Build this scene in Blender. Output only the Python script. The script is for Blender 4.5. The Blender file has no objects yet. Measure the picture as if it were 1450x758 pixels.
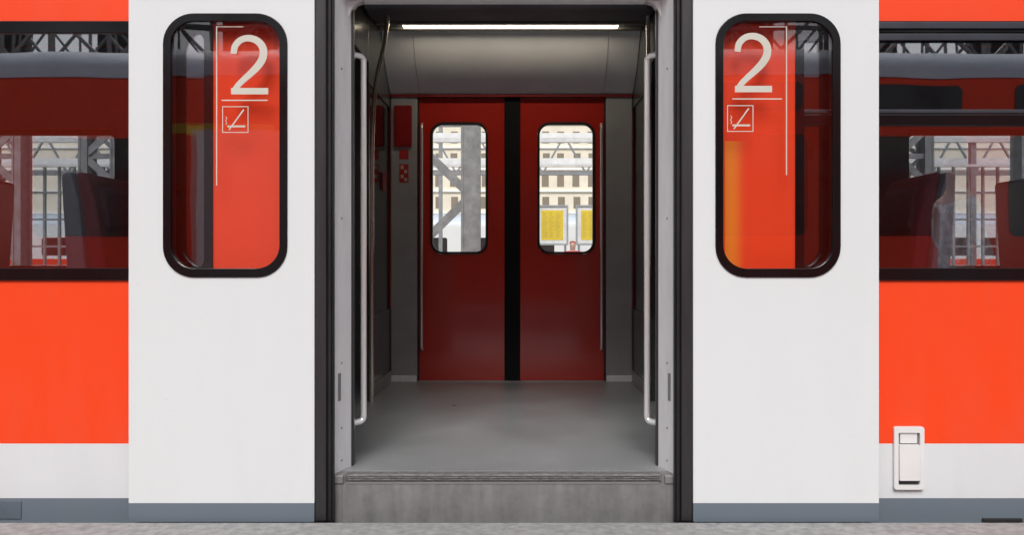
import bpy, bmesh, math, random
from mathutils import Matrix, Vector
random.seed(4)
sc=bpy.context.scene
sc.view_settings.view_transform='Standard'
sc.view_settings.look='None'
sc.view_settings.exposure=0
COL=sc.collection

# ------------------------------------------------------------------ materials
def newmat(name):
    m=bpy.data.materials.new(name); m.use_nodes=True
    nt=m.node_tree; b=nt.nodes['Principled BSDF']
    return m,nt,b
def N(nt,t,**kw):
    n=nt.nodes.new(t)
    for k,v in kw.items(): setattr(n,k,v)
    return n
def coords(nt,scale=(1,1,1)):
    tc=N(nt,'ShaderNodeTexCoord'); mp=N(nt,'ShaderNodeMapping')
    mp.inputs['Scale'].default_value=scale
    nt.links.new(tc.outputs['Object'],mp.inputs['Vector'])
    return mp.outputs['Vector']
def c4(c): return (c[0],c[1],c[2],1)
def pbr(name,col,rough=.5,metal=0.0,var=.12,scale=6,stretch=(1,1,1),bump=0.0,bscale=60,coat=0,rvar=.1,detail=5,spec=.5):
    m,nt,b=newmat(name); L=nt.links
    v=coords(nt,stretch)
    n=N(nt,'ShaderNodeTexNoise'); n.inputs['Scale'].default_value=scale; n.inputs['Detail'].default_value=detail; n.inputs['Roughness'].default_value=.65
    L.new(v,n.inputs['Vector'])
    r=N(nt,'ShaderNodeValToRGB')
    r.color_ramp.elements[0].position=.3; r.color_ramp.elements[1].position=.7
    r.color_ramp.elements[0].color=c4([x*(1-var) for x in col]); r.color_ramp.elements[1].color=c4([min(1,x*(1+var)) for x in col])
    L.new(n.outputs['Fac'],r.inputs['Fac']); L.new(r.outputs['Color'],b.inputs['Base Color'])
    mr=N(nt,'ShaderNodeMapRange'); mr.inputs['To Min'].default_value=max(0,rough-rvar); mr.inputs['To Max'].default_value=min(1,rough+rvar)
    L.new(n.outputs['Fac'],mr.inputs['Value']); L.new(mr.outputs['Result'],b.inputs['Roughness'])
    b.inputs['Metallic'].default_value=metal; b.inputs['Coat Weight'].default_value=coat; b.inputs['Coat Roughness'].default_value=.08
    b.inputs['Specular IOR Level'].default_value=spec
    if bump:
        n2=N(nt,'ShaderNodeTexNoise'); n2.inputs['Scale'].default_value=bscale; n2.inputs['Detail'].default_value=4
        L.new(v,n2.inputs['Vector'])
        bp=N(nt,'ShaderNodeBump'); bp.inputs['Strength'].default_value=bump; bp.inputs['Distance'].default_value=.005
        L.new(n2.outputs['Fac'],bp.inputs['Height']); L.new(bp.outputs['Normal'],b.inputs['Normal'])
    return m
def banded(name,bands,rough=.35,coat=.3,grime=.25,wav=.02):
    """paint bands by height; bands=[(z_start,colour)...]; faint dirt stronger near the bottom"""
    m,nt,b=newmat(name); L=nt.links
    tc=N(nt,'ShaderNodeTexCoord'); sp=N(nt,'ShaderNodeSeparateXYZ'); L.new(tc.outputs['Object'],sp.inputs[0])
    mr=N(nt,'ShaderNodeMapRange'); mr.inputs['From Min'].default_value=-1; mr.inputs['From Max'].default_value=4
    L.new(sp.outputs['Z'],mr.inputs['Value'])
    r=N(nt,'ShaderNodeValToRGB'); r.color_ramp.interpolation='CONSTANT'
    es=r.color_ramp.elements
    es[0].position=0; es[0].color=c4(bands[0][1])
    es.remove(es[1])
    for z,c in bands[1:]:
        e=es.new((z+1)/5); e.color=c4(c)
    L.new(mr.outputs['Result'],r.inputs['Fac'])
    mp=N(nt,'ShaderNodeMapping'); mp.inputs['Scale'].default_value=(3,3,.8); L.new(tc.outputs['Object'],mp.inputs['Vector'])
    n=N(nt,'ShaderNodeTexNoise'); n.inputs['Scale'].default_value=2.2; n.inputs['Detail'].default_value=9; n.inputs['Roughness'].default_value=.62
    L.new(mp.outputs['Vector'],n.inputs['Vector'])
    h=N(nt,'ShaderNodeMapRange'); h.inputs['From Min'].default_value=0; h.inputs['From Max'].default_value=.8
    h.inputs['To Min'].default_value=1; h.inputs['To Max'].default_value=.4; L.new(sp.outputs['Z'],h.inputs['Value'])
    s=N(nt,'ShaderNodeMapRange'); s.inputs['From Min'].default_value=.45; s.inputs['From Max'].default_value=.85; s.inputs['To Max'].default_value=grime
    L.new(n.outputs['Fac'],s.inputs['Value'])
    mu=N(nt,'ShaderNodeMath',operation='MULTIPLY'); L.new(s.outputs['Result'],mu.inputs[0]); L.new(h.outputs['Result'],mu.inputs[1])
    n5=N(nt,'ShaderNodeTexNoise'); n5.inputs['Scale'].default_value=70; n5.inputs['Detail'].default_value=3; L.new(tc.outputs['Object'],n5.inputs['Vector'])
    s5=N(nt,'ShaderNodeMapRange'); s5.inputs['From Min'].default_value=.70; s5.inputs['From Max'].default_value=.78; s5.inputs['To Max'].default_value=.22; L.new(n5.outputs['Fac'],s5.inputs['Value'])
    ad=N(nt,'ShaderNodeMath',operation='ADD'); L.new(mu.outputs[0],ad.inputs[0]); L.new(s5.outputs['Result'],ad.inputs[1])
    mx=N(nt,'ShaderNodeMix',data_type='RGBA'); L.new(ad.outputs[0],mx.inputs['Factor'])
    L.new(r.outputs['Color'],mx.inputs['A']); mx.inputs['B'].default_value=(.28,.27,.25,1)
    L.new(mx.outputs['Result'],b.inputs['Base Color'])
    b.inputs['Roughness'].default_value=rough; b.inputs['Coat Weight'].default_value=coat; b.inputs['Coat Roughness'].default_value=.2
    b.inputs['Specular IOR Level'].default_value=.35
    n4=N(nt,'ShaderNodeTexNoise'); n4.inputs['Scale'].default_value=2.5; n4.inputs['Detail'].default_value=2
    L.new(tc.outputs['Object'],n4.inputs['Vector'])
    bp=N(nt,'ShaderNodeBump'); bp.inputs['Strength'].default_value=wav*5; bp.inputs['Distance'].default_value=.02
    L.new(n4.outputs['Fac'],bp.inputs['Height']); L.new(bp.outputs['Normal'],b.inputs['Normal'])
    return m
def glass(name,tint,refl,rough=.01,wav=.05,gcol=(1,1,1)):
    m=bpy.data.materials.new(name); m.use_nodes=True; nt=m.node_tree; nt.nodes.clear(); L=nt.links
    o=N(nt,'ShaderNodeOutputMaterial'); mx=N(nt,'ShaderNodeMixShader'); t=N(nt,'ShaderNodeBsdfTransparent'); g=N(nt,'ShaderNodeBsdfGlossy')
    t.inputs['Color'].default_value=c4(tint); g.inputs['Roughness'].default_value=rough; g.inputs['Color'].default_value=c4(gcol)
    lw=N(nt,'ShaderNodeLayerWeight'); lw.inputs['Blend'].default_value=.5
    pw=N(nt,'ShaderNodeMath',operation='POWER'); pw.inputs[1].default_value=4.0; L.new(lw.outputs['Facing'],pw.inputs[0])
    ml=N(nt,'ShaderNodeMath',operation='MULTIPLY'); ml.inputs[1].default_value=.6; L.new(pw.outputs[0],ml.inputs[0])
    ad=N(nt,'ShaderNodeMath',operation='ADD',use_clamp=True); ad.inputs[1].default_value=refl
    tc=N(nt,'ShaderNodeTexCoord'); n=N(nt,'ShaderNodeTexNoise'); n.inputs['Scale'].default_value=2.2; n.inputs['Detail'].default_value=1
    L.new(tc.outputs['Object'],n.inputs['Vector'])
    bp=N(nt,'ShaderNodeBump'); bp.inputs['Strength'].default_value=wav; bp.inputs['Distance'].default_value=.02
    L.new(n.outputs['Fac'],bp.inputs['Height']); L.new(bp.outputs['Normal'],g.inputs['Normal'])
    L.new(ml.outputs[0],ad.inputs[0]); L.new(ad.outputs[0],mx.inputs[0]); L.new(t.outputs[0],mx.inputs[1]); L.new(g.outputs[0],mx.inputs[2]); L.new(mx.outputs[0],o.inputs[0])
    return m

RED=(.90,.060,.008)
WHITE=(.735,.765,.77)
SKIRT=(.145,.180,.215)
M={}
M['body']=banded('train_body_paint',[(-1,SKIRT),(.088,(.70,.725,.74)),(.291,RED)],rough=.5,coat=.06,grime=.12)
M['leaf']=banded('door_leaf_paint',[(-1,SKIRT),(.092,WHITE)],rough=.42,coat=.2,grime=.07,wav=.008)
M['roof']=pbr('train_roof_paint',(.35,.38,.42),.5)
M['rubber']=pbr('black_rubber',(.014,.014,.015),.45,var=.3,bump=.2)
M['seal']=pbr('glossy_black_border',(.006,.006,.007),.15,var=.2,rvar=.05)
M['darkmetal']=pbr('dark_anodised_metal',(.045,.043,.045),.4,.4,stretch=(8,8,.5))
M['frame']=pbr('window_frame_grey_metal',(.06,.065,.08),.35,.5)
M['jamb']=pbr('light_grey_jamb_paint',(.78,.78,.79),.45,var=.07,stretch=(4,4,.8))
M['wallgrey']=pbr('grey_wall_laminate',(.32,.325,.335),.42,var=.08)
M['panel']=pbr('pale_ceiling_panel',(.80,.81,.84),.35,var=.05,scale=2,coat=.2)
M['darkwall']=pbr('dark_partition_panel',(.07,.073,.07),.2,var=.1)
M['darkblock']=pbr('added_block_dark',(.024,.020,.022),.3)  # near-black, for the blocks added behind the door windows
M['ceil']=pbr('ceiling_panel_grey',(.14,.14,.145),.6)
M['ceildark']=pbr('dark_ceiling_grille',(.05,.052,.07),.5)
M['louvre']=pbr('lamp_grille_metal',(.16,.16,.14),.5)
M['steel']=pbr('brushed_steel_rail',(.93,.93,.93),.2,.6,var=.04,stretch=(1,1,.2),rvar=.05)
M['brass']=pbr('warm_steel_rail',(.78,.74,.62),.2,.8,var=.05,rvar=.05)
M['indoor']=pbr('dark_red_door_gloss',(.50,.020,.009),.26,var=.04,scale=1.5,coat=1.0,rvar=.03,detail=2)
M['seat']=pbr('maroon_seat_fabric',(.15,.013,.022),.9,var=.4,scale=60,bump=.4)
M['seatblue']=pbr('dark_seat_fabric',(.055,.012,.022),.9,var=.4,scale=60,bump=.4)
M['seatshell']=pbr('grey_seat_shell',(.15,.16,.18),.45)
M['decal']=pbr('cream_decal_film',(.60,.575,.50),.5,var=.05)
M['concrete']=pbr('platform_concrete',(.30,.30,.295),.85,var=.30,scale=26,bump=.7,bscale=90,detail=12)
M['ballast']=pbr('track_ballast',(.18,.17,.155),.95,var=.5,scale=25,bump=1,bscale=30)
M['steelpaint']=pbr('grey_girder_paint',(.28,.29,.30),.55,var=.2)
M['girderdark']=pbr('weathered_girder_paint',(.25,.255,.255),.6,var=.3,scale=9)
M['whitepaint']=pbr('white_beam_paint',(.85,.85,.84),.5)
M['beige']=pbr('beige_plaster',(.80,.73,.60),.85,var=.10,scale=1)
M['darkglass']=pbr('dark_window_glass',(.035,.03,.03),.1,rvar=.03)
M['blind']=pbr('shaded_window_pane',(.24,.20,.15),.4)
M['hall']=pbr('soot_dark_brick',(.05,.045,.04),.9)
M['yellow']=pbr('yellow_timetable_sheet',(.90,.66,.05),.6,var=.05)
M['redbox']=pbr('red_box_plastic',(.26,.011,.012),.3)
M['redsticker']=pbr('red_sticker',(.42,.025,.025),.4)
M['whiteplastic']=pbr('white_plastic',(.76,.76,.75),.35,var=.03)
M['greyplastic']=pbr('grey_plastic_recess',(.22,.22,.22),.5)
M['plasticdark']=pbr('dark_recess',(.02,.02,.02),.6)
M['rail']=pbr('rusty_rail_steel',(.14,.09,.06),.5,.6)
M['gl_door']=glass('door_window_glass',(.965,.95,.955),.05,wav=.06)
M['gl_side']=glass('saloon_window_glass',(.77,.78,.81),.19,wav=.04)
M['gl_far']=glass('clear_window_glass',(.985,.99,.99),.012,wav=.02)
M['gl_part']=glass('smoked_partition_glass',(.55,.58,.57),.09,wav=.0)
m,nt,b=newmat('lit_lamp_lens'); b.inputs['Emission Color'].default_value=(1,.87,.66,1); b.inputs['Emission Strength'].default_value=13.0
b.inputs['Base Color'].default_value=(.8,.8,.7,1); M['lamp']=m
m,nt,b=newmat('orange_reflection_paint'); L=nt.links  # reflected orange streak put into the colour, fading to the body red
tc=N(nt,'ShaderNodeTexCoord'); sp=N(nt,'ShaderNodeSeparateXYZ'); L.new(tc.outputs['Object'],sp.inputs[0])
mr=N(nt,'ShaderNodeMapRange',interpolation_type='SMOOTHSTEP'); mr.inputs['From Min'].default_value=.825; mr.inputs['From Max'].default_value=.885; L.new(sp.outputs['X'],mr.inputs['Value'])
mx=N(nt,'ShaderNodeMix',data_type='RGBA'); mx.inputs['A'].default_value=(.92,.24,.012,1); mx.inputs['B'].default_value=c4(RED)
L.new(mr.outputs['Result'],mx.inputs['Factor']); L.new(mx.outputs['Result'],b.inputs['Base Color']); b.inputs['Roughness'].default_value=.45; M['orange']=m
# floor: smooth grey rubber with very fine speckle
m,nt,b=newmat('speckled_rubber_floor'); L=nt.links
v=coords(nt)
a=N(nt,'ShaderNodeTexNoise'); a.inputs['Scale'].default_value=260; a.inputs['Detail'].default_value=3; L.new(v,a.inputs['Vector'])
w=N(nt,'ShaderNodeTexNoise'); w.inputs['Scale'].default_value=3.0; w.inputs['Detail'].default_value=4; w.inputs['Roughness'].default_value=.55; L.new(v,w.inputs['Vector'])
r1=N(nt,'ShaderNodeValToRGB'); r1.color_ramp.elements[0].position=.35; r1.color_ramp.elements[1].position=.7
r1.color_ramp.elements[0].color=(.22,.23,.235,1); r1.color_ramp.elements[1].color=(.35,.36,.365,1); L.new(a.outputs['Fac'],r1.inputs['Fac'])
r2=N(nt,'ShaderNodeValToRGB'); r2.color_ramp.elements[0].position=.25; r2.color_ramp.elements[1].position=.75
r2.color_ramp.elements[0].color=(.82,.82,.82,1); r2.color_ramp.elements[1].color=(1.10,1.10,1.09,1); L.new(w.outputs['Fac'],r2.inputs['Fac'])
mx=N(nt,'ShaderNodeMix',data_type='RGBA',blend_type='MULTIPLY'); mx.inputs['Factor'].default_value=1
L.new(r1.outputs['Color'],mx.inputs['A']); L.new(r2.outputs['Color'],mx.inputs['B']); L.new(mx.outputs['Result'],b.inputs['Base Color'])
mr=N(nt,'ShaderNodeMapRange'); mr.inputs['To Min'].default_value=.22; mr.inputs['To Max'].default_value=.40; L.new(w.outputs['Fac'],mr.inputs['Value']); L.new(mr.outputs['Result'],b.inputs['Roughness'])
M['floor']=m
def metalface(name,c0,c1):
    m,nt,b=newmat(name); L=nt.links
    v=coords(nt,(1,1,1)); v2=coords(nt,(7,7,1.2))
    a=N(nt,'ShaderNodeTexNoise'); a.inputs['Scale'].default_value=14; a.inputs['Detail'].default_value=12; a.inputs['Roughness'].default_value=.75; L.new(v,a.inputs['Vector'])
    s=N(nt,'ShaderNodeTexNoise'); s.inputs['Scale'].default_value=3; s.inputs['Detail'].default_value=8; L.new(v2,s.inputs['Vector'])
    ad=N(nt,'ShaderNodeMath',operation='ADD'); L.new(a.outputs['Fac'],ad.inputs[0]); L.new(s.outputs['Fac'],ad.inputs[1])
    r1=N(nt,'ShaderNodeValToRGB'); e=r1.color_ramp.elements; e[0].position=.36; e[0].color=c4(c0); e[1].position=.64; e[1].color=c4(c1)
    hf=N(nt,'ShaderNodeMath',operation='MULTIPLY'); hf.inputs[1].default_value=.5; L.new(ad.outputs[0],hf.inputs[0]); L.new(hf.outputs[0],r1.inputs['Fac'])
    L.new(r1.outputs['Color'],b.inputs['Base Color']); b.inputs['Metallic'].default_value=.3; b.inputs['Roughness'].default_value=.5
    bp=N(nt,'ShaderNodeBump'); bp.inputs['Strength'].default_value=.15; bp.inputs['Distance'].default_value=.003; L.new(a.outputs['Fac'],bp.inputs['Height']); L.new(bp.outputs['Normal'],b.inputs['Normal'])
    return m
M['riser']=metalface('worn_step_metal',(.18,.18,.182),(.29,.29,.292))
M['tread']=pbr('ribbed_tread_strip',(.19,.19,.188),.55,.3,var=.45,scale=60,bump=.8,bscale=150,detail=10,stretch=(.6,1,2.5))

# ------------------------------------------------------------------ geometry helpers
def fin(name,me,mat,parent=None,bevel=0,smooth=False):
    ob=bpy.data.objects.new(name,me); COL.objects.link(ob)
    if mat: me.materials.append(mat)
    if smooth:
        for p in me.polygons: p.use_smooth=True
    if bevel:
        md=ob.modifiers.new('bevel','BEVEL'); md.width=bevel; md.segments=2; md.limit_method='ANGLE'; md.angle_limit=math.radians(35)
    if parent is not None:
        ob.parent=parent; ob.matrix_parent_inverse=Matrix.Translation(wloc(parent)).inverted()
    return ob
def wloc(o):
    return o.location if o.type=='EMPTY' and o.parent is None else Vector((0,0,0))
def empty(name,loc,label=None,cat=None,group=None,parent=None,kind=None):
    o=bpy.data.objects.new(name,None); COL.objects.link(o); o.location=loc; o.empty_display_size=.2
    if label:o['label']=label
    if cat:o['category']=cat
    if group:o['group']=group
    return o
def tag(o,label=None,cat=None,group=None,kind=None):
    if label:o['label']=label
    if cat:o['category']=cat
    if group:o['group']=group
    if kind:o['kind']=kind
    return o
def rr(x0,x1,z0,z1,r=0,n=8):
    if r<=0: return [(x0,z0),(x1,z0),(x1,z1),(x0,z1)]
    pts=[]
    for cx,cz,a0 in((x1-r,z0+r,-90),(x1-r,z1-r,0),(x0+r,z1-r,90),(x0+r,z0+r,180)):
        for i in range(n+1):
            a=math.radians(a0+90*i/n); pts.append((cx+r*math.cos(a),cz+r*math.sin(a)))
    return pts
def plate(name,outer,holes,y0,y1,mat,parent=None,bevel=0):
    cu=bpy.data.curves.new('tmp','CURVE'); cu.dimensions='2D'; cu.fill_mode='BOTH'; cu.extrude=(y1-y0)/2
    for lp in [outer]+list(holes):
        s=cu.splines.new('POLY'); s.points.add(len(lp)-1); s.use_cyclic_u=True
        for p,(a,b_) in zip(s.points,lp): p.co=(a,b_,0,1)
    t=bpy.data.objects.new('tmp',cu); COL.objects.link(t)
    dg=bpy.context.evaluated_depsgraph_get(); me=bpy.data.meshes.new_from_object(t.evaluated_get(dg))
    bpy.data.objects.remove(t); bpy.data.curves.remove(cu)
    bm=bmesh.new(); bm.from_mesh(me)
    bmesh.ops.remove_doubles(bm,verts=bm.verts,dist=1e-5)
    yc=(y0+y1)/2
    for v in bm.verts: x,y,z=v.co; v.co=(x,yc-z,y)
    bmesh.ops.recalc_face_normals(bm,faces=bm.faces)
    bm.to_mesh(me); bm.free(); me.materials.clear(); me.name=name
    return fin(name,me,mat,parent,bevel)
def box(name,x0,x1,y0,y1,z0,z1,mat,parent=None,bevel=0):
    bm=bmesh.new(); addbox(bm,x0,x1,y0,y1,z0,z1)
    me=bpy.data.meshes.new(name); bm.to_mesh(me); bm.free(); return fin(name,me,mat,parent,bevel)
def addbox(bm,x0,x1,y0,y1,z0,z1):
    r=bmesh.ops.create_cube(bm,size=1)
    for v in r['verts']:
        v.co=((x0+x1)/2+v.co.x*(x1-x0),(y0+y1)/2+v.co.y*(y1-y0),(z0+z1)/2+v.co.z*(z1-z0))
def addbeam(bm,p,q,w,h=None):
    h=h or w; p=Vector(p); q=Vector(q); d=q-p
    r=bmesh.ops.create_cube(bm,size=1)
    up=Vector((0,0,1)) if abs(d.normalized().z)<.99 else Vector((0,1,0))
    z=d.normalized(); x=up.cross(z).normalized(); y=z.cross(x)
    for v in r['verts']:
        c=v.co; v.co=(p+q)/2+x*(c.x*w)+y*(c.y*h)+z*(c.z*d.length)
def prism(name,pts,a0,a1,axis,mat,parent=None,bevel=0,smooth=False):
    bm=bmesh.new()
    f=(lambda p,a:(p[0],p[1],a)) if axis=='z' else (lambda p,a:(a,p[0],p[1]))
    A=[bm.verts.new(f(p,a0)) for p in pts]; B=[bm.verts.new(f(p,a1)) for p in pts]
    n=len(pts); bm.faces.new(A); bm.faces.new(B)
    for i in range(n): bm.faces.new((A[i],A[(i+1)%n],B[(i+1)%n],B[i]))
    bmesh.ops.recalc_face_normals(bm,faces=bm.faces)
    me=bpy.data.meshes.new(name); bm.to_mesh(me); bm.free(); o=fin(name,me,mat,parent,bevel,False)
    if smooth:
        for p in me.polygons:
            if len(p.vertices)==4 : p.use_smooth=True
        me.set_sharp_from_angle(angle=math.radians(30))
    return o
def fillet(pts,r,n=7):
    out=[Vector(pts[0])]
    for i in range(1,len(pts)-1):
        p=Vector(pts[i]); a=(Vector(pts[i-1])-p); b_=(Vector(pts[i+1])-p)
        rr_=min(r,a.length*.49,b_.length*.49); A=p+a.normalized()*rr_; B=p+b_.normalized()*rr_
        for k in range(n+1):
            t=k/n; out.append(A*(1-t)**2+p*2*t*(1-t)+B*t*t)
    out.append(Vector(pts[-1])); return out
def tube(name,pts,r,mat,parent=None,fr=.05):
    cu=bpy.data.curves.new('tmp','CURVE'); cu.dimensions='3D'; cu.bevel_depth=r; cu.bevel_resolution=5; cu.use_fill_caps=True
    P=fillet(pts,fr); s=cu.splines.new('POLY'); s.points.add(len(P)-1)
    for p,c in zip(s.points,P): p.co=(c.x,c.y,c.z,1)
    t=bpy.data.objects.new('tmp',cu); COL.objects.link(t)
    dg=bpy.context.evaluated_depsgraph_get(); me=bpy.data.meshes.new_from_object(t.evaluated_get(dg))
    bpy.data.objects.remove(t); bpy.data.curves.remove(cu); me.materials.clear()
    return fin(name,me,mat,parent,0,True)
def ribbon(name,segs,y,mat,parent,th=.0010):
    bm=bmesh.new()
    for si,(pts,w) in enumerate(segs):
        P=[Vector((a,0,b_)) for a,b_ in pts]; n=len(P); Lf=[];Rt=[]; yy=y-.00012*si
        for i in range(n):
            if i==0:d=P[1]-P[0]
            elif i==n-1:d=P[-1]-P[-2]
            else:d=(P[i+1]-P[i]).normalized()+(P[i]-P[i-1]).normalized()
            d.normalize(); nn=Vector((-d.z,0,d.x))
            k=1
            if 0<i<n-1: k=1/max(.5,d.dot((P[i]-P[i-1]).normalized()))
            ww=w[i] if isinstance(w,(list,tuple)) else w
            Lf.append(bm.verts.new(P[i]+nn*ww/2*k+Vector((0,yy,0)))); Rt.append(bm.verts.new(P[i]-nn*ww/2*k+Vector((0,yy,0))))
        for i in range(n-1): bm.faces.new((Lf[i],Lf[i+1],Rt[i+1],Rt[i]))
    r=bmesh.ops.extrude_face_region(bm,geom=bm.faces[:])
    for v in [g for g in r['geom'] if isinstance(g,bmesh.types.BMVert)]: v.co.y+=th
    bmesh.ops.recalc_face_normals(bm,faces=bm.faces)
    me=bpy.data.meshes.new(name); bm.to_mesh(me); bm.free(); return fin(name,me,mat,parent)

# ------------------------------------------------------------------ measures (metres)
CX=-.067; EYE=1.022; FLOOR=.189
car=empty('train_carriage',(CX,1.38,-.85),'red and white passenger train carriage with double doors open','train')
def mir(x): return 2*CX-x
W1=(-2.66,-1.215); winx=[W1,(-4.30,-2.86),(-5.94,-4.50)]
winx=winx+[(mir(b_),mir(a)) for a,b_ in winx]
WZ0,WZ1=.955,1.968
near_holes=[rr(a,b_,WZ0,WZ1,.03,3) for a,b_ in winx]
plate('side_wall',rr(-7,7,-.35,2.62),near_holes+[rr(CX-.672,CX+.672,0.0,2.135)],0,.06,M['body'],car)
plate('side_wall',rr(-7,7,-.35,2.62),near_holes+[rr(CX-.655,CX+.655,FLOOR,2.19)],2.70,2.76,M['body'],car)
M['lining']=pbr('saloon_wall_lining',(.20,.20,.21),.5)
for a,b_ in ((.0605,.064),(2.695,2.699)):
    plate('wall_lining',rr(-6.95,-.95,FLOOR,2.54),[rr(p,q,WZ0,WZ1,.03,3) for p,q in winx[:3]],a,b_,M['lining'],car)
    plate('wall_lining',rr(.815,6.95,FLOOR,2.54),[rr(p,q,WZ0,WZ1,.03,3) for p,q in winx[3:]],a,b_,M['lining'],car)
prof=[(0,2.62)]+[(1.38-1.38*math.cos(math.radians(t)),2.62+.42*math.sin(math.radians(t))) for t in range(8,176,8)]+[(2.76,2.62)]
prism('roof',prof,-7,7,'x',M['roof'],car)
for x in (-7,6.94): box('end_wall',x,x+.06,.06,2.70,-.35,2.62,M['body'],car)
box('ceiling',-6.94,-.945,.065,2.694,2.55,2.60,M['ceil'],car); box('ceiling',.811,6.94,.065,2.694,2.55,2.60,M['ceil'],car)
box('ceiling',-.944,.810,.065,2.694,2.55,2.60,M['ceildark'],car)
box('floor',-6.94,6.94,.052,2.694,.12,FLOOR,M['floor'],car)
box('underframe',-6.9,6.9,.12,2.64,-.7,.115,M['darkmetal'],car)
def saloon_window(a,b_,near,idx):
    ys=(-.010,.02) if near else (2.74,2.768)
    w=plate('saloon_window',rr(a-.004,b_+.004,WZ0-.004,WZ1+.004,.03,3),[rr(a+.03,b_-.03,WZ0+.045,WZ1-.042,.035,5)],ys[0],ys[1],M['seal'],car,bevel=.003)
    gy=.004 if near else 2.75
    plate('window_glass',rr(a+.025,b_-.025,WZ0+.04,WZ1-.037),[],gy,gy+.006,M['gl_side'] if near else M['gl_far'],w)
    if near and a>0:
        box('top_rail',a+.0,b_,-.022,-.011,WZ1-.030,WZ1-.004,M['frame'],w,.003)
        box('top_rail',a+.0,b_,-.018,-.011,WZ1-.075,WZ1-.048,M['frame'],w,.003)
        box('transom_bar',a+.03,b_-.03,-.008,.0035,1.560,1.606,M['seal'],w,.004)
        box('transom_bar',a+.03,b_-.03,-.006,.0035,1.610,1.624,M['frame'],w,.002)
    return w
for i,(a,b_) in enumerate(winx):
    saloon_window(a,b_,True,i); saloon_window(a,b_,False,i)
box('painted_orange_reflection',.800,.888,-.0030,-.0008,.90,1.50,M['orange'],car)  # orange reflection painted on the body wall behind the right leaf glass
box('added_dark_block',-1.50,-.950,.075,.62,FLOOR+.001,2.2,M['darkblock'],car,.006)  # dark blocks added in the saloon to black out daylight behind door glass
box('added_dark_block',.820,1.365,.075,.62,FLOOR+.001,2.2,M['darkblock'],car,.006)

for s in (-1,1):
    f=(lambda x:CX+s*x)
    pts=[(f(.672),.0),(f(.628),.13),(f(.628),.16),(f(.844),.16),(f(.844),.07),(f(.672),.07)]
    j=prism('door_jamb',pts,.10,2.13,'z',M['jamb'],car,.004)
    prism('jamb_foot',[(f(.671),.001),(f(.634),.11),(f(.671),.11)],.0,.099,'z',M['darkmetal'],j)
    def onj(t,z): return (f(.672-.044*t),.13*t,z)
    for z in (.36,.62,1.2,1.8,.23):
        p=onj(.45,z)
        bm=bmesh.new(); bmesh.ops.create_cone(bm,cap_ends=True,segments=12,radius1=.006,radius2=.004,depth=.006,matrix=Matrix.Translation(Vector(p))@Matrix.Rotation(s*-math.radians(70),4,'Z')@Matrix.Rotation(math.radians(90),4,'X'))
        me=bpy.data.meshes.new('screw'); bm.to_mesh(me); bm.free(); fin('screw',me,M['steelpaint'],j)
    prism('latch_slot',[(f(.672-.044*.25-.001),.13*.25),(f(.672-.044*.4-.002),.13*.4),(f(.672-.044*.4),.13*.4),(f(.672-.044*.25),.13*.25)],.47,.58,'z',M['greyplastic'],j)
    box('jamb_edge_strip',*(sorted((f(.627),f(.619)))),.135,.16,.19,2.07,M['darkmetal'],j,.002)
prism('door_lintel',[(.0,2.134),(.13,2.090),(.17,2.090),(.17,2.54),(.07,2.54),(.07,2.134)],CX-.84,CX+.84,'x',M['jamb'],car)
for s in (-1,1):
    f=(lambda x:CX+s*x)
    plate('lintel_corner',[(f(.64),2.089),(f(.575),2.089),(f(.606),2.078),(f(.626),2.05),(f(.64),2.0)][::s],[],.11,.16,M['jamb'],car)
box('lintel_track',CX-.60,CX+.60,.175,.30,2.11,2.18,M['ceildark'],car,.004)
# threshold
box('floor_edge_plate',CX-.665,CX+.665,.0,.051,.12,.187,M['riser'],car)
tn=box('tread_nosing',CX-.625,CX+.618,-.011,.032,.160,.1905,M['tread'],car,.005)
for z in (.166,.173,.180): box('tread_groove',CX-.62,CX+.61,-.0118,-.0108,z,z+.0018,M['plasticdark'],tn)
box('riser_shadow_gap',CX-.62,CX+.61,-.0085,-.0062,.152,.1595,M['greyplastic'],tn)
box('step_riser',CX-.665,CX+.665,-.006,-.001,-.02,.151,M['riser'],car,.001)
for s in (-1,1):
    box('threshold_corner_block',*sorted((CX+s*.63,CX+s*.668)),-.012,.03,.152,.186,M['riser'],car,.004)
    box('riser_end_strip',*sorted((CX+s*.635,CX+s*.638)),-.009,-.0062,-.02,.149,M['greyplastic'],car,.001)

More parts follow.
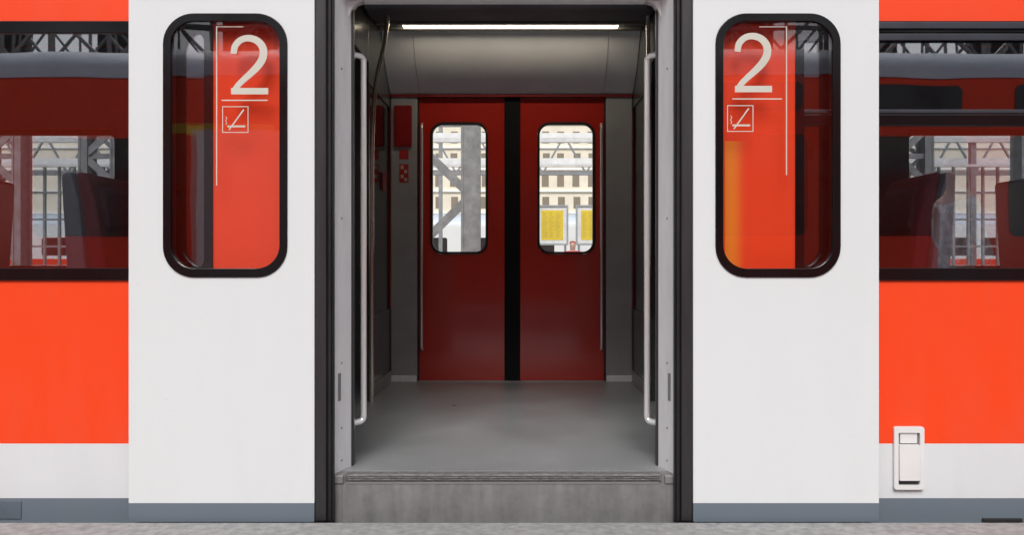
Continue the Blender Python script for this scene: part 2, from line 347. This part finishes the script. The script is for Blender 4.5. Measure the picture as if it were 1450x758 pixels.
# ---- open outer door leaves
S=1224/3.33
def door_leaf(s):
    f=(lambda x:CX+s*x)
    def R(a,b_): return sorted((f(a),f(b_)))
    x0,x1=R(.730,1.4455)
    wx0,wx1=R(.833,1.312) if s<0 else R(.815,1.297)
    z0,z1=.965,1.983
    leaf=plate('door_leaf',rr(x0,x1,.02,2.14,.004,2),[rr(wx0,wx1,z0,z1,.118,10)],-.07,-.03,M['leaf'],car,bevel=.004)
    leaf['label']='white sliding door leaf with tall rounded window and numeral 2'
    plate('window_seal',rr(wx0+.0005,wx1-.0005,z0+.0005,z1-.0005,.118,10),[rr(wx0+.030,wx1-.030,z0+.034,z1-.030,.090,10)],-.076,-.028,M['seal'],leaf,bevel=.004)
    plate('window_glass',rr(wx0+.028,wx1-.028,z0+.032,z1-.028,.092,10),[],-.068,-.062,M['gl_door'],leaf)
    a,b_=R(.685,.7295)
    box('leaf_edge_profile',a,b_,-.066,-.002,.02,2.14,M['darkmetal'],leaf,.006)
    a,b_=R(.6675,.6845)
    box('rubber_edge',a,b_,-.058,-.006,.015,2.14,M['rubber'],leaf,.008)
    a,b_=R(.662,.667)
    box('rubber_edge',a,b_,-.046,-.018,.015,2.14,M['rubber'],leaf,.002)
    def q(px,py): return ((px-738)/S,EYE+(372-py)/S)
    if s<0: ox,oy=327,50
    else: ox,oy=1040,47
    cl=[(4,26),(6,15.5),(12,8),(20,4.3),(29,4.3),(38,8),(44.5,15.5),(46.5,25),(44,35),(37,45),(28,54),(18,63),(10,71),(5.5,78)]
    wd=[8.5,9,9,9,9.5,10,10.5,11,11,10.5,9.5,8.5,8,8]
    def cat(P,W,n=4):
        o=[];ow=[]
        for i in range(len(P)-1):
            p0=P[max(0,i-1)];p1=P[i];p2=P[i+1];p3=P[min(len(P)-1,i+2)]
            for k in range(n):
                t=k/n
                o.append(tuple(.5*((2*p1[j])+(-p0[j]+p2[j])*t+(2*p0[j]-5*p1[j]+4*p2[j]-p3[j])*t*t+(-p0[j]+3*p1[j]-3*p2[j]+p3[j])*t**3) for j in(0,1)))
                ow.append(W[i]*(1-t)+W[i+1]*t)
        o.append(P[-1]);ow.append(W[-1]); return o,ow
    P,Wd=cat(cl,wd)
    segs=[([q(ox+a_,oy+b2) for a_,b2 in P],[w_/S for w_ in Wd]),([q(ox+.5,oy+79),q(ox+53,oy+79)],9/S)]
    ribbon('numeral_two',segs,-.0725,M['decal'],leaf)
    if s<0: ls=[([q(307,37),q(307,263)],1.5/S),([q(314,142),q(379,142)],1.6/S),([q(308,37.8),q(345,37.8)],.9/S)]; bx,by,bw,bh=315.5,151,36,36.5
    else: ls=[([q(1113.5,37),q(1113.5,248)],1.5/S),([q(1037,140),q(1107,140)],1.6/S),([q(1075,37.8),q(1112,37.8)],.9/S)]; bx,by,bw,bh=1030,149.5,36,36.5
    ribbon('divider_line',ls,-.0722,M['decal'],leaf)
    k=1.1/S
    pic=[([q(bx,by),q(bx+bw,by)],k),([q(bx,by+bh),q(bx+bw,by+bh)],k),([q(bx,by-.6),q(bx,by+bh+.6)],k),([q(bx+bw,by-.6),q(bx+bw,by+bh+.6)],k),
         ([q(bx+30,by+4),q(bx+9,by+33)],1.8/S),([q(bx+7,by+28),q(bx+32,by+28)],2.6/S),
         ([q(bx+4.5,by+26),q(bx+6,by+23),q(bx+4,by+20),q(bx+6,by+17),q(bx+4.5,by+14)],.9/S)]
    ribbon('no_smoking_pictogram',pic,-.0722,M['decal'],leaf)
    return leaf
door_leaf(-1); door_leaf(1)

# ---- emergency door release box
bx0,bx1,bz0,bz1=(1264-738)/360,(1306.5-738)/360,EYE+(372-693)/360,EYE+(372-604)/360
rel=plate('door_release_box',rr(bx0,bx1,bz0,bz1,.010,4),[rr(bx0+.017,bx1-.017,bz0+.018,bz1-.024,.004,3)],-.016,.0,M['whiteplastic'],car,bevel=.004)
box('box_recess',bx0+.016,bx1-.016,-.003,-.0005,bz0+.017,bz1-.023,M['greyplastic'],rel)
plate('lever_grip',rr(bx0+.026,bx1-.026,bz1-.066,bz1-.026,.003,3),[],-.009,-.004,M['whiteplastic'],rel,bevel=.002)
plate('release_lever',rr(bx0+.019,bx1-.019,bz0+.036,bz1-.070,.004,3),[],-.020,-.004,M['whiteplastic'],rel,bevel=.003)
plate('lever_hinge',rr(bx0+.022,bx1-.022,bz0+.022,bz0+.033,.002,2),[],-.009,-.004,M['plasticdark'],rel,bevel=.001)
M['skirtdark']=pbr('darker_skirt_paint',(.11,.14,.17),.5)
box('skirt_panel',-2.35,-1.965,-.004,-.0005,.012,.084,M['skirtdark'],car,.002)
box('skirt_vent',(1390-738)/360,(1446-738)/360,-.012,-.0005,.002,.016,M['plasticdark'],car,.002)

# ---- vestibule
WX=.845
for s in (-1,1):
    def yz(name,y0,y1,z0,z1,m,t0=0,t1=.03,par=car,bev=.003):
        p,q_=sorted((CX+s*(WX+t0),CX+s*(WX+t1))); return box(name,p,q_,y0,y1,z0,z1,m,par,bev)
    fr=yz('draught_screen',1.78,2.66,FLOOR,.70,M['darkwall'])
    yz('screen_pane',1.82,2.64,.70,2.10,M['gl_part'],.008,.016,fr,0)
    yz('screen_post',1.77,1.82,.70,2.10,M['darkmetal'],.0,.03,fr)
    yz('screen_header',1.77,2.66,2.10,2.54,M['darkwall'],0,.03,fr)
    yz('screen_skirting',1.79,2.62,FLOOR+.001,.27,M['wallgrey'],-.008,-.001,fr)
    fr=yz('draught_screen',.165,.55,FLOOR,.70,M['darkwall'])
    yz('screen_pane',.17,.51,.70,2.10,M['gl_part'],.008,.016,fr,0)
    yz('screen_post',.51,.56,.70,2.10,M['darkmetal'],.0,.03,fr)
    yz('screen_header',.165,.56,2.10,2.54,M['darkwall'],0,.03,fr)
    yz('passage_header',.561,1.769,2.22,2.54,M['darkwall'])
    x0,x1=sorted((CX+s*.657,CX+s*.843))
    pl=box('door_pillar',x0,x1,2.62,2.693,FLOOR,2.185,M['wallgrey'],car,.008)
    box('pillar_foot',x0+.004,x1-.004,2.612,2.619,FLOOR+.001,.235,M['jamb'],pl,.003)
    box('door_side_strip',*sorted((CX+s*.6495,CX+s*.6565)),2.63,2.69,FLOOR,2.185,M['rubber'],pl)
    xr=CX+s*.625
    tube('door_handrail',[(xr,2.68,2.00),(xr,2.61,1.985),(xr,2.61,.42),(xr,2.68,.405)],.009,M['steel'],car,.03)
    xr=CX+s*.598
    xo=CX+s*.66
    tube('entrance_handrail',[(xo,.20,1.895),(xr,.25,1.893),(xr,.25,.352),(xo,.20,.348)],.0130,M['steel'],car,.024)
    for z in (1.893,.349):
        box('handrail_bracket',*sorted((CX+s*.629,CX+s*.70)),.17,.225,z-.028,z+.028,M['jamb'],car,.008)
    xp=CX+s*.822
    if s<0:
        tube('curved_grab_pole',[(xp,1.74,FLOOR),(xp,1.74,1.75),(xp+.02,1.74,2.1),(xp+.085,1.74,2.36),(xp+.10,1.74,2.56)],.014,M['brass'],car,.25)
    else:
        tube('curved_grab_pole',[(xp+.0,1.74,FLOOR),(xp+.0,1.74,1.85),(xp-.0,1.74,2.56)],.013,M['steel'],car,.2)
def cover(x0,x1,name,mat,off=0):
    P=[]
    for i in range(17):
        t=i/16
        y=2.22+.40*t+.0; z=2.535-.345*t**1.0
        bulge=.055*math.sin(math.pi*t); P.append((y-bulge*.6+off,z-bulge*.5))
    pts=P+[(2.69,2.19),(2.69,2.535)]
    return prism(name,pts,x0,x1,'x',mat,car,.0,smooth=True)
cover(CX-.842,CX-.640,'door_cover_panel',M['panel'],.004)
cover(CX-.637,CX+.637,'door_cover_panel',M['panel'])
cover(CX+.640,CX+.842,'door_cover_panel',M['panel'],.004)
box('cover_edge_strip',CX-.84,CX+.84,2.60,2.69,2.176,2.189,M['redbox'],car,.002)
lampo=box('ceiling_lamp',CX-.84,CX+.84,1.98,2.17,2.530,2.549,M['ceildark'],car,.002)
box('lamp_lens',CX-.68,CX+.68,2.050,2.105,2.518,2.5295,M['lamp'],lampo,.002)
for (ya,yb) in ((1.985,2.035),(2.12,2.165)):
    bm=bmesh.new(); addbox(bm,CX-.84,CX+.84,ya,yb,2.517,2.5295)
    for i in range(112):
        x=CX-.835+i*.015; addbox(bm,x,x+.007,ya+.004,yb-.004,2.512,2.5172)
    me=bpy.data.meshes.new('lamp_louvre'); bm.to_mesh(me); bm.free(); fin('lamp_louvre',me,M['louvre'],lampo)
box('ceiling_duct',CX-.84,CX+.84,1.55,1.85,2.49,2.549,M['ceildark'],car,.01)

# ---- inner (far side) closed doors
def inner_leaf(s,mid=-.062):
    x0,x1=sorted((mid+s*.050,CX+s*.649))
    a,b_=(-.636,-.2335) if s<0 else (.114,.517)
    lf=plate('inner_door_leaf',rr(x0,x1,FLOOR+.004,2.175),[rr(a,b_,1.082,2.006,.085,8)],2.655,2.69,M['indoor'],car,bevel=.004)
    lf['label']='closed glossy dark red door leaf with rounded window'
    plate('window_seal',rr(a+.0005,b_-.0005,1.0825,2.0055,.085,8),[rr(a+.016,b_-.016,1.098,1.990,.070,8)],2.648,2.692,M['rubber'],lf,bevel=.003)
    plate('window_glass',rr(a+.012,b_-.012,1.094,1.994,.074,8),[],2.67,2.676,M['gl_far'],lf)
    return lf
inner_leaf(-1); inner_leaf(1)
M['matrubber']=pbr('matt_black_rubber',(.010,.010,.011),.8,var=.2,spec=.2)
box('door_meeting_seal',-.1115,-.0125,2.6565,2.699,FLOOR+.001,2.188,M['matrubber'],car)
box('door_meeting_seal',-.1165,-.0075,2.6415,2.6545,FLOOR+.003,2.172,M['matrubber'],car,.003)
box('door_sill',CX-.655,CX+.655,2.60,2.70,FLOOR+.0005,FLOOR+.006,M['wallgrey'],car,.002)

# ---- pillar fittings
g=1224/6.0
def qb(px,py): return ((px-738)/g,EYE+(372-py)/g)
x0,z1=qb(558,149); x1,z0=qb(583,208)
eb=plate('emergency_brake_box',rr(x0,x1,z0,z1,.012,4),[],2.600,2.619,M['redbox'],car,bevel=.005)
plate('brake_box_cover',rr(x0+.012,x1-.012,z0+.012,z1-.012,.008,3),[],2.5965,2.5995,M['redbox'],eb,bevel=.001)
x0,z1=qb(565,212); x1,z0=qb(578,225)
plate('warning_sticker',rr(x0,x1,z0,z1),[],2.6165,2.619,M['redsticker'],car)
M['stickerpale']=pbr('pale_sticker',(.45,.43,.40),.5)
x0,z1=qb(565,232); x1,z0=qb(578,258)
st=plate('warning_sticker',rr(x0,x1,z0,z1),[],2.6165,2.619,M['redsticker'],car)
for a_,b2,c_,d_ in ((567,234,571,239),(572,240,576,245),(567,247,571,252),(572,252,576,256)):
    xa,zb=qb(a_,b2); xb,za=qb(c_,d_); plate('sticker_symbol',rr(xa,xb,za,zb),[],2.6155,2.6163,M['stickerpale'],st)
box('notice_plate',CX-.845,CX-.841,2.28,2.42,1.5,1.62,M['redbox'],car)

# ---- seats
seat0=plate('train_seat',[(-.10,.42),(-.02,.40),(-.05,.75),(-.09,1.10),(-.12,1.21),(-.16,1.20),(-.15,1.0),(-.13,.7)],[],-.235,.235,M['seatshell'],car,bevel=.012)
seatparts=[]
def sp(o):
    o.parent=seat0; o.matrix_parent_inverse=Matrix.Identity(4); seatparts.append(o); return o
sp(plate('backrest',[(-.01,.43),(.07,.46),(.05,.60),(.015,.80),(-.01,.98),(-.035,1.12),(-.07,1.205),(-.115,1.215),(-.095,1.10),(-.045,.75)],[],-.215,.215,M['seat'],None,bevel=.02))
sp(plate('headrest_pad',[(-.02,.96),(.012,.98),(-.010,1.12),(-.04,1.16),(-.04,1.09)],[],-.16,.16,M['seatblue'],None,bevel=.01))
sp(plate('seat_cushion',[(-.0,.34),(.42,.35),(.47,.38),(.48,.42),(.45,.45),(.30,.445),(.08,.455),(.0,.45)],[],-.215,.215,M['seat'],None,bevel=.02))
sp(plate('armrest',rr(-.02,.34,.62,.665,.02,4),[],.222,.262,M['seatshell'],None,bevel=.008))
sp(box('seat_pedestal',.05,.28,-.06,.06,.0,.34,M['darkmetal'],None,.01))
rowsL=[(-1.74,1,(.40,)),(-2.52,-1,(.40,)),(-4.3,1,(.40,.88)),(-4.92,-1,(.40,.88,1.9,2.4))]
pos=[]
for r_,d,ys in rowsL:
    for y in ys:
        pos.append((r_,y,d)); pos.append((mir(r_)+(.03 if r_>-2 else -.02),y,-d))
base=seat0
for i,(x,y,s) in enumerate(pos):
    if i==0: o=base
    else:
        o=base.copy(); COL.objects.link(o)
        for c in seatparts:
            cc=c.copy(); cc.parent=o; COL.objects.link(cc)
    o.location=(x,y,FLOOR); o.rotation_euler=(0,0,math.pi if s<0 else 0)
    o['group']='seats in the saloon'
for o in [o for o in bpy.data.objects if o.name.startswith('train_seat')]:
    o.parent=car; o.matrix_parent_inverse=Matrix.Translation(car.location).inverted()

# ================================================================== SETTING
g_=box('ground',-300,300,-300,300,-1.0,-.85,M['ballast']); tag(g_,kind='structure')
p=box('platform',-80,80,-5.6,-.10,-.84,.030,M['concrete'],None,.012); tag(p,kind='structure')
p=box('platform',-80,80,12.2,19.4,-.84,.05,M['concrete'],None,.012); tag(p,kind='structure')
def track(y):
    bm=bmesh.new()
    for d in (-.72,.72):
        addbox(bm,-80,80,y+d-.035,y+d+.035,-.70,-.66); addbox(bm,-80,80,y+d-.01,y+d+.01,-.82,-.70); addbox(bm,-80,80,y+d-.07,y+d+.07,-.835,-.82)
    x=-80
    while x<80: addbox(bm,x,x+.25,y-1.3,y+1.3,-.88,-.836); x+=.65
    me=bpy.data.meshes.new('railway_track'); bm.to_mesh(me); bm.free(); o=fin('railway_track',me,M['rail']); tag(o,kind='structure')
for y in (1.38,10.2,21.8,-7.3,32): track(y)

def other_train(name,x0,x1,yf,sgn,ztop,winz,label,upper=None,wl=1.3,gap=.45,mb=None,umin=-99,umax=99):
    e=empty(name,((x0+x1)/2,yf+sgn*1.4,-.85),label,'train')
    ya,yb=sorted((yf,yf+sgn*2.8))
    mb=mb or M['body']
    box('train_body',x0,x1,ya,yb,-.35,ztop,mb,e,.03)
    prof=[(ya,ztop)]+[((ya+yb)/2-1.4*math.cos(math.radians(t)),ztop+.5*math.sin(math.radians(t))) for t in range(12,170,12)]+[(yb,ztop)]
    prism('train_roof',prof,x0,x1,'x',M['roofpale'],e,smooth=True)
    yo=(yf-.012,yf-.001) if sgn>0 else (yf+.001,yf+.012)
    x=x0+.8
    i=0
    while x+wl<x1-.5:
        plate('train_window',rr(x,x+wl,winz[0],winz[1],.08,4),[],yo[0],yo[1],M['darkglass'],e)
        if upper and umin<x<umax: plate('train_window',rr(x+.05,x+wl-.05,upper[0],upper[1],.08,4),[],yo[0],yo[1],M['darkglass'],e)
        i+=1; x+=wl+gap
        if i%5==0:
            plate('train_door',rr(x,x+1.2,.05,winz[1]+.05),[],yo[0],yo[1],M['whiteplastic'],e); x+=1.2+gap
    box('train_bogie',x0+1,x0+3.4,ya+.3,yb-.3,-.84,-.36,M['darkmetal'],e); box('train_bogie',x1-3.4,x1-1,ya+.3,yb-.3,-.84,-.36,M['darkmetal'],e)
    return e
M['roofpale']=pbr('pale_blue_grey_roof',(.62,.68,.74),.4,stretch=(.3,3,3))
M['palebody']=banded('pale_train_paint',[(-1,(.3,.3,.3)),(.2,(.8,.8,.78)),(.9,(.75,.06,.03)),(1.15,(.8,.8,.78))],grime=.05)
dd=other_train('double_deck_train',-13,13,-5.8,-1,3.0,(1.30,2.36),'red double deck train at the other edge of the platform',(2.60,2.92),umin=-4.0)
box('yellow_stripe',-3.9,-2.6,-5.799,-5.794,2.37,2.47,M['yellow'],dd)
other_train('distant_train',-34,30,30.5,1,2.5,(1.3,2.0),'white train with a red stripe beside the beige building',None,1.5,.6,mb=M['palebody'])

def lattice_column(x,y,zt,w,ch=.09,step=.62,chl=None,both=True):
    bm=bmesh.new()
    e=empty('lattice_column',(x,y,-.85),'grey riveted steel lattice column between the tracks','column','station roof columns')
    for dx,c in ((-w/2,chl or ch),(w/2,ch)):
        b2=bmesh.new(); addbox(b2,x+dx-c,x+dx+c,y-.14,y-.125,-.85,zt); addbox(b2,x+dx-c,x+dx+c,y+.125,y+.14,-.85,zt); addbox(b2,x+dx-.008,x+dx+.008,y-.124,y+.124,-.85,zt)
        addbox(b2,x+dx-c-.01,x+dx-c+.015,y-.155,y-.141,-.85,zt); addbox(b2,x+dx+c-.015,x+dx+c+.01,y-.155,y-.141,-.85,zt)
        me=bpy.data.meshes.new('column_chord'); b2.to_mesh(me); b2.free(); fin('column_chord',me,M['girderdark'],e)
    z=-.6;k=0
    while z<zt-step:
        a,b_=(x-w/2,x+w/2) if k%2==0 else (x+w/2,x-w/2)
        addbeam(bm,(a,y-.118,z),(b_,y-.118,z+step),.02,.09)
        if both: addbeam(bm,(b_,y+.118,z),(a,y+.118,z+step),.02,.05)
        if k%2==0: addbeam(bm,(x-w/2,y-.09,z),(x+w/2,y-.09,z),.02,.07)
        z+=step;k+=1
    me=bpy.data.meshes.new('column_bracing'); bm.to_mesh(me); bm.free(); fin('column_bracing',me,M['girderdark'],e)
lattice_column(-.94,6.0,7.0,.80,.095,.78,.05,False)
for x in (-6.9,-5.6,5.2,6.9,-11,11): lattice_column(x,8.2,7.0,.42,.05,.38)
tb=empty('lattice_gantry',(0,20.6,-.85),'pale steel lattice gantry spanning the tracks','gantry')
for x in (-24,-12,10.5,24):
    box('gantry_leg',x-.12,x+.12,20.45,20.75,-.85,4.6,M['steelpaint'],tb)
bm=bmesh.new(); addbeam(bm,(-24,20.6,3.5),(24,20.6,3.5),.10); addbeam(bm,(-24,20.6,4.55),(24,20.6,4.55),.10)
x=-24;k=0
while x<23.9:
    a,b_=(3.5,4.55) if k%2 else (4.55,3.5); addbeam(bm,(x,20.6,a),(x+.6,20.6,b_),.05); x+=.6;k+=1
me=bpy.data.meshes.new('gantry_truss'); bm.to_mesh(me); bm.free(); fin('gantry_truss',me,M['steelpaint'],tb)

can=empty('platform_canopy',(0,15.8,.05),'white steel canopy frame over the far platform','canopy')
for (y,z,h) in ((13.0,3.95,.22),(14.4,3.50,.09),(15.6,3.75,.12),(16.8,3.30,.16),(18.4,4.1,.14),(13.4,4.6,.10),(18.9,5.2,.16),(14.0,2.95,.05)):
    box('canopy_beam',-40,40,y-.05,y+.05,z,z+h,M['whitepaint'],can)
for x in (-18.5,-12.5,-6.5,-3.4,-.3,3.9,7,10,16):
    box('canopy_post',x-.06,x+.06,15.7,15.82,.05,5.2,M['steelpaint'],can)
    box('canopy_rafter',x-.04,x+.04,13.0,18.9,4.3,4.42,M['whitepaint'],can)
def windscreen(xa,xb,y):
    e=empty('glazed_windscreen',((xa+xb)/2,y,.05),'glazed platform windscreen with many thin glazing bars','windscreen','windscreens on the platform')
    bm=bmesh.new(); x=xa
    while x<xb+.01: addbox(bm,x-.022,x+.022,y-.03,y+.03,.05,3.0); x+=.30
    for z in (.6,1.35,1.9,2.45,3.0): addbox(bm,xa-.02,xb+.02,y-.024,y+.024,z-.02,z+.02)
    me=bpy.data.meshes.new('windscreen_frame'); bm.to_mesh(me); bm.free(); fin('windscreen_frame',me,M['girderdark'],e)
    box('windscreen_glass',xa,xb,y-.004,y+.004,.6,3.0,M['gl_far'],e)
windscreen(-10.9,-4.3,14.2); windscreen(4.6,11.5,14.2)

def board(x,y):
    e=empty('timetable_board',(x,y,.05),'white framed timetable board with yellow sheets on the platform','notice board','timetable boards on the platform')
    w,h=.74,.92
    M.setdefault('frameboard',pbr('grey_board_frame',(.42,.43,.44),.4))
    plate('board_frame',rr(x-w/2,x+w/2,1.42,1.42+h,.02,3),[rr(x-w/2+.04,x+w/2-.04,1.46,1.42+h-.04)],y-.03,y+.03,M['frameboard'],e)
    box('board_backing',x-w/2+.03,x+w/2-.03,y-.008,y+.025,1.45,1.42+h-.03,M['whitepaint'],e)
    box('timetable_sheet',x-w/2+.12,x+w/2-.12,y-.014,y-.009,1.54,1.42+h-.12,M['yellow'],e)
    bm=bmesh.new()
    for i in range(14):
        z=2.15-i*.042
        for k in range(3):
            xx=x-.22+k*.15; addbox(bm,xx,xx+random.uniform(.06,.12),y-.0155,y-.0145,z,z+.006)
    me=bpy.data.meshes.new('timetable_rows'); bm.to_mesh(me); bm.free(); fin('timetable_rows',me,M['greyplastic'],e)
    for d in (-.3,.3): box('board_leg',x+d-.025,x+d+.025,y-.02,y+.02,.05,1.42,M['steelpaint'],e)
for x in (.71,1.62,-4.6,-9.5,8.7): board(x,16.4)
def mast(x,y,h):
    e=empty('catenary_mast',(x,y,-.85),'slim grey overhead line mast beside the track','mast','overhead line masts')
    box('mast_pole',x-.06,x+.06,y-.06,y+.06,-.85,h,M['steelpaint'],e); box('mast_arm',x-1.6,x,y-.025,y+.025,h-1.2,h-1.13,M['steelpaint'],e)
    bm=bmesh.new(); addbeam(bm,(x-1.5,y,h-1.15),(x,y,h-.2),.04); me=bpy.data.meshes.new('mast_stay'); bm.to_mesh(me); bm.free(); fin('mast_stay',me,M['steelpaint'],e)
for x in (-9,-2.6,2.9,13): mast(x,24.5,7.5)

bd=empty('beige_building',(0,60,-.85),'long beige station building with rows of small dark windows','building')
cols=24; rowsz=[5.0,6.6,8.2,9.8]
plate('building_wall',rr(-60,60,-.85,13),[],60,68,M['beige'],bd)
w0=None
for i in range(cols):
    for z in rowsz:
        x=-13+i*1.12+random.uniform(-.06,.06)
        if w0 is None:
            w0=plate('building_window',rr(0,.5,0,.85),[],59.97,59.99,M['blind'],bd)
            w0.location=(x,0,z)
        else:
            o=w0.copy(); COL.objects.link(o); o.location=(x,0,z)
bm=bmesh.new()
for z in (4.6,6.2,7.8,9.4,11.2): addbox(bm,-60,60,59.85,59.999,z,z+.12)
me=bpy.data.meshes.new('cornice_band'); bm.to_mesh(me); bm.free(); fin('cornice_band',me,M['whitepaint'],bd)
box('building_roof',-61,61,59.5,68.5,13,13.4,M['steelpaint'],bd)

hall=empty('station_hall',(0,-32,-.85),'dark sooty station hall wall with tall arched glazing','building')
hh=[rr(x,x+3.2,7.5,12.5,1.2,6) for x in range(-60,60,5)]
plate('hall_wall',rr(-70,70,-.85,14.5),hh,-32,-31,M['hall'],hall)
def truss(y,z0,z1):
    bm=bmesh.new()
    addbeam(bm,(-60,y,z0),(60,y,z0),.14); addbeam(bm,(-60,y,z1),(60,y,z1),.14)
    x=-60;k=0
    while x<60:
        a,b_=(z0,z1) if k%2 else (z1,z0); addbeam(bm,(x,y,a),(x+1.1,y,b_),.07); addbeam(bm,(x,y,z0),(x,y,z1),.06); x+=1.1;k+=1
    me=bpy.data.meshes.new('roof_truss'); bm.to_mesh(me); bm.free(); o=fin('roof_truss',me,M['steelpaint'])
    tag(o,'grey steel lattice roof truss spanning above the tracks','roof truss','station roof trusses')
truss(-14,5.0,6.1); truss(-20,6.4,7.6); truss(-26,7.6,9.0)
for i,x in enumerate(range(-55,60,11)):
    o=box('truss_post',x-.12,x+.12,-14.12,-13.88,-.85,5.0,M['steelpaint']); tag(o,'grey steel post carrying the roof truss','post','truss posts')

# ------------------------------------------------------------------ people
def skin(name,verts,edges,rad,mat,parent,root=0):
    me=bpy.data.meshes.new(name); me.from_pydata([tuple(v) for v in verts],edges,[]); 
    ob=fin(name,me,mat,parent)
    ob.modifiers.new('skin','SKIN'); 
    for i,r in enumerate(rad):
        sv=me.skin_vertices[0].data[i]; sv.radius=(r,r); sv.use_root=(i==root)
    sd=ob.modifiers.new('sub','SUBSURF'); sd.levels=2; sd.render_levels=2
    ob.modifiers['skin'].use_smooth_shade=True
    return ob
def person(x,y,z,ang,coat,legs,label,sc_=1.0,hair=None,scarf=None,slim=1.0):
    e=empty('person',(x,y,z),label,'person')
    c,s=math.cos(ang),math.sin(ang)
    def T(p): return Vector((x+(p[0]*c-p[1]*s)*sc_,y+(p[0]*s+p[1]*c)*sc_,z+p[2]*sc_))
    V=[(0,0,.95),(0,0,1.15),(0,-.01,1.35),(0,0,1.47),(0,.01,1.54),(0,.02,1.62),(0,.01,1.69),
       (.17,0,1.40),(.22,.02,1.13),(.17,.12,.98),(.14,.13,.93),(-.17,0,1.40),(-.22,.02,1.13),(-.17,.12,.98),(-.14,.13,.93),
       (.09,0,.88),(.10,.01,.48),(.10,-.02,.09),(.11,.12,.035),(-.09,0,.88),(-.10,.01,.48),(-.10,-.02,.09),(-.11,.12,.035)]
    E=[(0,1),(1,2),(2,3),(3,4),(4,5),(5,6),(2,7),(7,8),(8,9),(9,10),(2,11),(11,12),(12,13),(13,14),(0,15),(15,16),(16,17),(17,18),(0,19),(19,20),(20,21),(21,22)]
    R=[.13,.115,.13,.055,.075,.09,.065,.06,.045,.035,.03,.06,.045,.035,.03,.08,.055,.04,.035,.08,.055,.04,.035]
    R=[r*sc_*(slim if i in(0,1,2) else 1) for i,r in enumerate(R)]
    skin('person_body',[T(v) for v in V],E,R,M['skin'],e)
    V2=[(0,0,.84),(0,0,1.0),(0,0,1.2),(0,0,1.38),(0,0,1.45),(.18,0,1.39),(.235,.02,1.13),(.17,.13,.96),(-.18,0,1.39),(-.235,.02,1.13),(-.17,.13,.96)]
    E2=[(0,1),(1,2),(2,3),(3,4),(3,5),(5,6),(6,7),(3,8),(8,9),(9,10)]
    skin('coat',[T(v) for v in V2],E2,[r*sc_*slim for r in [.185,.17,.15,.155,.085,.08,.065,.065,.08,.065,.065]],coat,e)
    V3=[(0,0,.93),(.09,0,.82),(.10,.01,.48),(.10,-.02,.10),(-.09,0,.82),(-.10,.01,.48),(-.10,-.02,.10)]
    skin('trousers',[T(v) for v in V3],[(0,1),(1,2),(2,3),(0,4),(4,5),(5,6)],[r*sc_ for r in [.12,.10,.075,.065,.10,.075,.065]],legs,e)
    V4=[(0,-.02,1.60),(0,-.015,1.67),(0,.0,1.715)]
    skin('hair',[T(v) for v in V4],[(0,1),(1,2)],[r*sc_ for r in[.085,.095,.07]],hair or M['hair'],e)
    if scarf:
        V5=[(-.05,.0,1.46),(.03,.03,1.46),(.10,.04,1.36),(.20,.07,1.28),(.235,.08,1.12)]
        skin('scarf',[T(v) for v in V5],[(0,1),(1,2),(2,3),(3,4)],[.095,.10,.09,.085,.05],scarf,e)
M['skin']=pbr('skin_tone',(.60,.38,.30),.5); M['hair']=pbr('hair_red_brown',(.25,.08,.05),.7)
M['coatred']=pbr('red_wool_coat',(.65,.03,.05),.8); M['coatpale']=pbr('pale_patterned_coat',(.60,.62,.66),.8,var=.6,scale=16); M['ochre']=pbr('ochre_scarf',(.85,.50,.06),.8,var=.4,scale=30); M['denim']=pbr('pale_denim',(.35,.42,.5),.8)
person(1.12,15.4,.05,math.pi,M['coatred'],M['denim'],'child in a red coat waiting on the far platform',.84,M['redsticker'])
person(3.30,-3.15,.03,math.radians(-100),M['coatpale'],M['denim'],'person in a pale coat and ochre scarf on the platform',1.04,None,M['ochre'],.72)

# ------------------------------------------------------------------ light, camera
w=bpy.data.worlds.new('World'); sc.world=w; w.use_nodes=True; nt=w.node_tree
bg=nt.nodes['Background']; sky=nt.nodes.new('ShaderNodeTexSky'); sky.sky_type='NISHITA'; sky.sun_disc=False
sky.sun_elevation=math.radians(46); sky.sun_rotation=math.radians(180); sky.dust_density=3; sky.air_density=1.0
hs=nt.nodes.new('ShaderNodeHueSaturation'); hs.inputs['Saturation'].default_value=.4
nt.links.new(sky.outputs[0],hs.inputs['Color']); nt.links.new(hs.outputs[0],bg.inputs['Color']); bg.inputs['Strength'].default_value=.15
sl=bpy.data.lights.new('sun','SUN'); sl.energy=2.0; sl.angle=math.radians(30); sl.color=(1,.985,.965)
so=bpy.data.objects.new('sun',sl); COL.objects.link(so); so.rotation_euler=(math.radians(44),0,math.radians(-6)); so.location=(0,-10,20)
cam=bpy.data.cameras.new('camera'); co=bpy.data.objects.new('camera',cam); COL.objects.link(co)
co.location=(0,-3.4,EYE); co.rotation_euler=(math.radians(90),0,0)
cam.sensor_width=36; cam.lens=36*1224/1450; cam.shift_x=-13/1450; cam.shift_y=-7/1450; cam.clip_start=.05; cam.clip_end=1000
sc.camera=co
